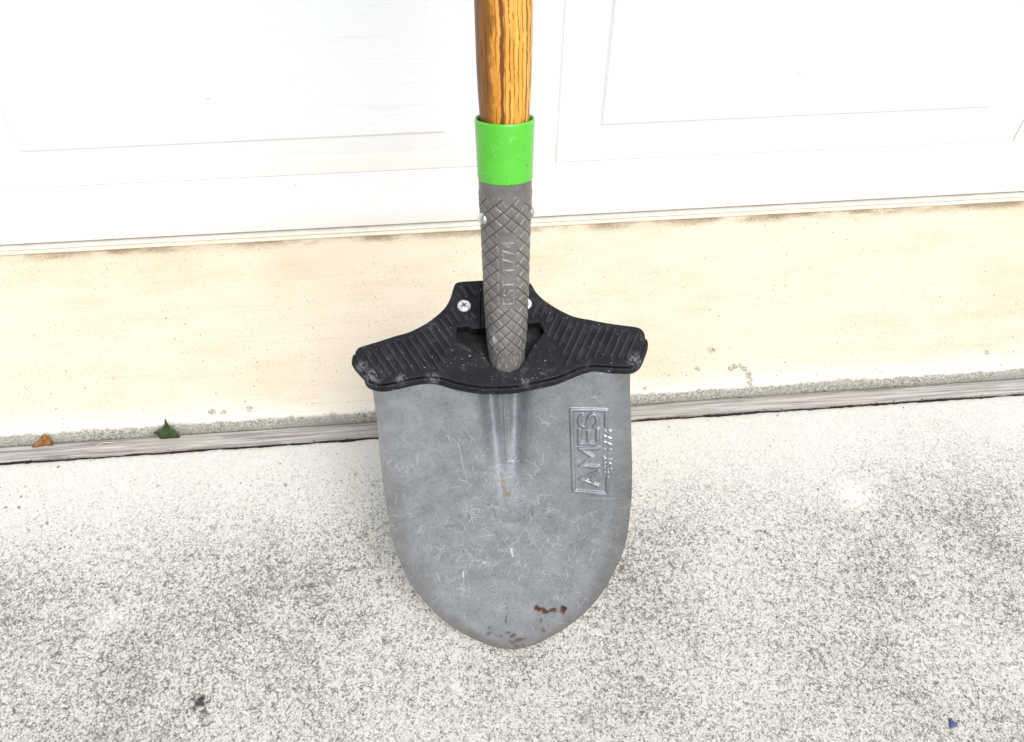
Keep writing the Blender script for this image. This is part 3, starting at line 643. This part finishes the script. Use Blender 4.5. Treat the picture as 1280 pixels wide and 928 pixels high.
def foot_step():
    root = empty('foot_step', P0 - ORG); root.parent = shovel
    root.matrix_local = Matrix(((1, 0, 0), SW, SN)).transposed().to_4x4(); root.matrix_local.translation
    mm = Matrix(((1, 0, 0), SW, SN)).transposed().to_4x4(); mm.translation = Vector(P0 - ORG); root.matrix_local = mm
    root['label'] = 'ribbed black plastic foot step clamped over the blade shoulders'
    O = catmull(OUT, 5)
    def plate(name, loops, half, bev, zc, mat, parent):
        cd = bpy.data.curves.new(name, 'CURVE'); cd.dimensions = '2D'; cd.fill_mode = 'BOTH'; cd.extrude = half - bev; cd.bevel_depth = bev; cd.bevel_resolution = 3; cd.offset = -bev
        for lp in loops:
            sp = cd.splines.new('POLY'); sp.points.add(len(lp) - 1); sp.use_cyclic_u = True
            for p, q in zip(sp.points, lp): p.co = (q[0], q[1], 0, 1)
        tmp = bpy.data.objects.new(name, cd); col.objects.link(tmp); bpy.context.view_layer.update()
        me = bpy.data.meshes.new_from_object(tmp.evaluated_get(bpy.context.evaluated_depsgraph_get()))
        bpy.data.objects.remove(tmp); bpy.data.curves.remove(cd)
        co = np.zeros(len(me.vertices) * 3, np.float32); me.vertices.foreach_get('co', co); co = co.reshape(-1, 3); co[:, 2] += zc
        me.vertices.foreach_set('co', co.ravel()); me.update()
        return link(name, me, mat, parent, smooth=False)
    plate('step_plate', [O, HOLE], .0055, .0009, -.0055, M_STEP, root)
    inner = [(x * .95, min(max(y - .002, .016), .0838)) for x, y in O]
    plate('dark_backing', [np.array(inner)], .010, .001, -.0215, M_STEP, root)  # added black backing that keeps the plate opening dark
    # rolled lip along the front edge and wing tips
    i0 = 27 * 5; path = [np.array(O[k % len(O)]) for k in range(i0, len(O) + 2)]
    path = np.array(path); tan = np.gradient(path, axis=0); tan /= np.linalg.norm(tan, axis=1)[:, None]; nor = np.stack([tan[:, 1], -tan[:, 0]], -1)
    V = []; m = 14
    for k, (p, q) in enumerate(zip(path, nor)):
        e = min(1, k / 6, (len(path) - 1 - k) / 6); rr = .0012 + .0020 * e
        for a in np.linspace(0, 2 * math.pi, m, endpoint=False):
            w = p + q * (-.0012 + rr * math.cos(a)); V.append((w[0], w[1], -.0062 + rr * 1.25 * math.sin(a)))
    link('step_lip', fast_mesh('step_lip', V, grid_faces(len(path), m, True)), M_LIP, root)
    V = []                                                           # fine upper bead set back from the edge
    path, nor = path[14:-12], nor[14:-12]
    for k, (p, q) in enumerate(zip(path, nor)):
        e = max(0, min(1, k / 8, (len(path) - 1 - k) / 8)); rr = .0002 + .0009 * e
        for a in np.linspace(0, 2 * math.pi, 8, endpoint=False):
            w = p + q * (-.0030 + rr * math.cos(a)); V.append((w[0], w[1], -.0001 + rr * .8 * math.sin(a)))
    link('edge_bead', fast_mesh('edge_bead', V, grid_faces(len(path), 8, True)), M_LIP, root)
    # ribs
    def inside(pt, poly):
        x, y = pt; c = False; n = len(poly)
        for a in range(n):
            x1, y1 = poly[a]; x2, y2 = poly[a - 1]
            if (y1 > y) != (y2 > y) and x < (x2 - x1) * (y - y1) / (y2 - y1) + x1: c = not c
        return c
    def dist(pt, poly):
        A = np.asarray(poly); B = np.roll(A, -1, 0); d = B - A; t = np.clip(((pt - A) * d).sum(1) / ((d * d).sum(1) + 1e-12), 0, 1)
        return np.min(np.linalg.norm(A + d * t[:, None] - pt, axis=1))
    SCREWS = [(-.0275, .0616), (.0262, .0601)]
    Hn = np.array(HOLE)
    def ok(p):
        if not inside(p, O) or dist(p, O) < .0042: return False
        if p[1] < .028 and dist(p, O) < .0052: return False
        if inside(p, HOLE) or dist(p, Hn) < .0035: return False
        if any(math.hypot(p[0] - a, p[1] - b) < .0088 for a, b in SCREWS): return False
        if math.hypot((p[0] - .003) / .050, (p[1] - .004) / .036) < 1 and p[1] < .036: return False     # smooth saddle round the socket
        return True
    c0 = .003; slant = math.tan(rad(29)); per = .0073
    for sgn in (-1, 1):
        for k in range(0, 24):
            segs = []; cur = []
            for y in np.arange(-.02, .095, .0006):
                x = c0 + sgn * (k * per + .002 + (y - .0868) * slant + .0868 * slant * .0 + .012)
                if sgn * (x - c0) < .0015: p_ok = False
                else: p_ok = ok(np.array((x, y)))
                if p_ok: cur.append((x, y))
                elif cur: segs.append(cur); cur = []
            if cur: segs.append(cur)
            for sg in segs:
                if len(sg) < 6: continue
                a, b = np.array(sg[0]), np.array(sg[-1]); d = (b - a) / np.linalg.norm(b - a); s = np.array((-d[1], d[0]))
                hw, ht, e = .0019, .0020, .0012
                ringp = [(-hw, -.0004), (-hw * .86, ht * .55), (-hw * .45, ht), (hw * .45, ht), (hw * .86, ht * .55), (hw, -.0004)]
                V = []
                for base, f in ((a, .0), (a + d * e, 1.0), (b - d * e, 1.0), (b, .0)):
                    for (w, z) in ringp: V.append((*(base + s * w * (.75 + .25 * f)), z * f if z > 0 else z))
                F = [list(q) for q in grid_faces(4, 6)] + [[5, 4, 3, 2, 1, 0], [18, 19, 20, 21, 22, 23]]
                obj('rib', V, F, M_RIB, root, smooth=False)
    for k, (x, y) in enumerate(SCREWS):
        prof = [(.0074, -.0002), (.0072, .0003), (.0060, .0003), (.0060, .0008), (.0055, .0016), (.0042, .0022), (.0022, .0026), (.0001, .0027)]
        th = np.linspace(0, 2 * math.pi, 28, endpoint=False)
        V = [(x + r * math.cos(a), y + r * math.sin(a), z) for r, z in prof[2:] for a in th]
        so = link('screw', fast_mesh('screw', V, grid_faces(len(prof) - 2, 28, True)), M_ZINC, root)
        V = []; F = []
        for rot in (.5, .5 + math.pi / 2):
            ca, sa = math.cos(rot), math.sin(rot); b = len(V)
            for (px, py) in ((-.0026, -.0005), (.0026, -.0005), (.0026, .0005), (-.0026, .0005)):
                for z in (.0012, .00285 if rot < 1 else .00288): V.append((x + px * ca - py * sa, y + px * sa + py * ca, z))
            F += [(b + 1, b + 3, b + 5, b + 7), (b, b + 2, b + 3, b + 1), (b + 2, b + 4, b + 5, b + 3), (b + 4, b + 6, b + 7, b + 5), (b + 6, b, b + 1, b + 7)]
        rc = obj('cross_shade', V, F, M_DARK, None, smooth=False); rc.parent = root  # proud dark bars painted as the shade in the screw's cross slot
foot_step()

# ------------------------------------------------------------------ small things on the ground
def leaf_sheet(name, pts2, fold, mat, label, cat, base, lean, rot=0.0, thick=.0004):
    """outline in a plane that leans back from a base point; folded along its vertical middle"""
    P = catmull(pts2, 4) if len(pts2) > 4 else np.array(pts2); c = P.mean(0); V = []; n = len(P)
    up = np.array((0, math.sin(lean), math.cos(lean))); nn = np.array((0, -math.cos(lean), math.sin(lean)))
    rings = (1.0, .66, .33)
    for side in (0, 1):
        for k in rings:
            for p in P:
                q = c + (p - c) * k; z = fold * abs(q[0] - c[0]) * .5 + .0006 * nz(q[0] * 260, q[1] * 260, side * 0)
                V.append(np.array(base) + q[0] * np.array((math.cos(rot), math.sin(rot), 0)) + q[1] * up + (z - side * thick) * nn)
        V.append(np.array(base) + c[0] * np.array((math.cos(rot), math.sin(rot), 0)) + c[1] * up + (-side * thick) * nn)
    F = []; half = 3 * n + 1
    for side in (0, 1):
        o = side * half
        for r in range(2):
            for k in range(n):
                f = (o + r * n + k, o + r * n + (k + 1) % n, o + (r + 1) * n + (k + 1) % n, o + (r + 1) * n + k); F.append(f if side == 0 else f[::-1])
        for k in range(n):
            f = (o + 2 * n + k, o + 2 * n + (k + 1) % n, o + 3 * n); F.append(f if side == 0 else f[::-1])
    for k in range(n): F.append((k, half + k, half + (k + 1) % n, (k + 1) % n))
    org = np.array(base); o = obj(name, V, F, mat, None, True, origin=org); o.location = base
    tag(o, label, cat); return o
MM = .00099
gl = [(-.0185, .0120), (-.0120, .0150), (-.0050, .0185), (-.0020, .0225), (.0005, .0315), (.0030, .0225), (.0075, .0165), (.0115, .0100), (.0150, .0020), (.004, .0), (-.0110, .0), (-.0135, .0060)]
leaf_sheet('green_leaf', [(x * .84, y * .86) for x, y in gl], .35, m_leaf('green_leaf_surface', (0.016, 0.036, 0.010), (0.050, 0.085, 0.025)), 'pointed dark green leaf piece stuck in the joint behind the wooden strip', 'leaf', (-.3345, .6178, .0006), rad(20))
bl = [(-.0115, .0012), (-.0040, .0080), (.0035, .0148), (.0060, .0150), (.0095, .0120), (.0110, .0070), (.0105, .0005), (0, 0)]
leaf_sheet('dry_leaf', bl, .55, m_leaf('dry_leaf_surface', (0.12, 0.045, 0.012), (0.36, 0.155, 0.045)), 'small orange brown dry leaf piece lying against the apron edge', 'leaf', (-.4765, .6188, .0006), rad(22))
def straw():
    P = catmull([(-.4175, .6085, .0008), (-.4140, .6135, .0022), (-.4080, .6160, .0026), (-.3990, .6155, .0022), (-.3935, .6160, .0020)], 5, False)
    T = np.gradient(P, axis=0); V = []
    for k, (p, t) in enumerate(zip(P, T)):
        t = t / np.linalg.norm(t); a = np.cross(t, (0, 0, 1)); a /= np.linalg.norm(a); b = np.cross(a, t); r = .0007 * (1 - .5 * k / len(P))
        for q in np.linspace(0, 6.283, 8, endpoint=False): V.append(p + a * r * math.cos(q) + b * r * math.sin(q))
    o = obj('straw', V, grid_faces(len(P), 8, True), m_leaf('straw_surface', (0.42, 0.40, 0.26), (0.60, 0.58, 0.42)), origin=P[0]); o.location = P[0]
    tag(o, 'thin pale straw stem lying on the wooden strip between the two leaf pieces', 'straw')
straw()
def fleck():
    c = np.array((.4413, .2269, .0008)); out = []
    for a in np.linspace(0, 2 * math.pi, 40, endpoint=False):
        r = .0034 * (1 + .30 * math.cos(3 * a + 1.2) + .10 * math.cos(5 * a))
        out.append((r * math.cos(a), r * math.sin(a) * 1.15))
    V = []
    for z, k in ((-.0006, 1.02), (.0004, 1.0), (.0009, .85), (.0012, .5)):
        for p in out: V.append((p[0] * k, p[1] * k, z))
    V.append((0, 0, .0013)); F = [list(f) for f in grid_faces(4, 40, True)] + [(120 + k, 120 + (k + 1) % 40, 160) for k in range(40)]
    o = obj('paint_fleck', V, F, m_plain('blue_paint_fleck', (0.055, 0.075, 0.19), 0.5, 500, .2)); o.location = c
    tag(o, 'tiny dark blue paint fleck on the driveway', 'fleck')
fleck()
def grit():
    V = []; F = []
    def crumb(x, y, z, r):
        b = len(V); a0 = random.uniform(0, 6.28)
        ring = [(r * random.uniform(.6, 1.2) * math.cos(a0 + k * 1.2566), r * random.uniform(.6, 1.2) * math.sin(a0 + k * 1.2566)) for k in range(5)]
        for p in ring: V.append((x + p[0], y + p[1], z - r * .2))
        for p in ring: V.append((x + p[0] * .7, y + p[1] * .7, z + r * random.uniform(.35, .7)))
        for k in range(5):
            q = (k + 1) % 5; F.append((b + k, b + q, b + 5 + q, b + 5 + k))
        F.append((b + 5, b + 6, b + 7, b + 8, b + 9))
    for _ in range(330):                                   # drifted against the door seal
        x = random.uniform(-.75, .95); d = abs(nz(x * 7, 9.3)) * 1.6 + .15
        if random.random() > d: continue
        crumb(x, .9288 - abs(random.gauss(0, .0035)), .0151, random.uniform(.0003, .0009))
    for _ in range(160): crumb(random.uniform(-.7, .9), random.uniform(.64, .92), .0151, random.uniform(.0003, .0008))
    for _ in range(150): crumb(random.uniform(-.6, .75), random.uniform(.20, .595), .0002, random.uniform(.0004, .0011))
    for _ in range(200): crumb(random.uniform(-.65, .8), random.choice((random.gauss(.6005, .0012), random.gauss(.6228, .0008))), -.0015, random.uniform(.0005, .0012))
    n = NT('grit', 0.9, spec=0.2); n.col(n.mix(n.noise(700, 2), (0.035, 0.028, 0.02), (0.20, 0.16, 0.12)))
    tag(obj('grit', V, F, n.m, smooth=False), 'loose dark grit along the door seal, joint and concrete', kind='stuff')
grit()
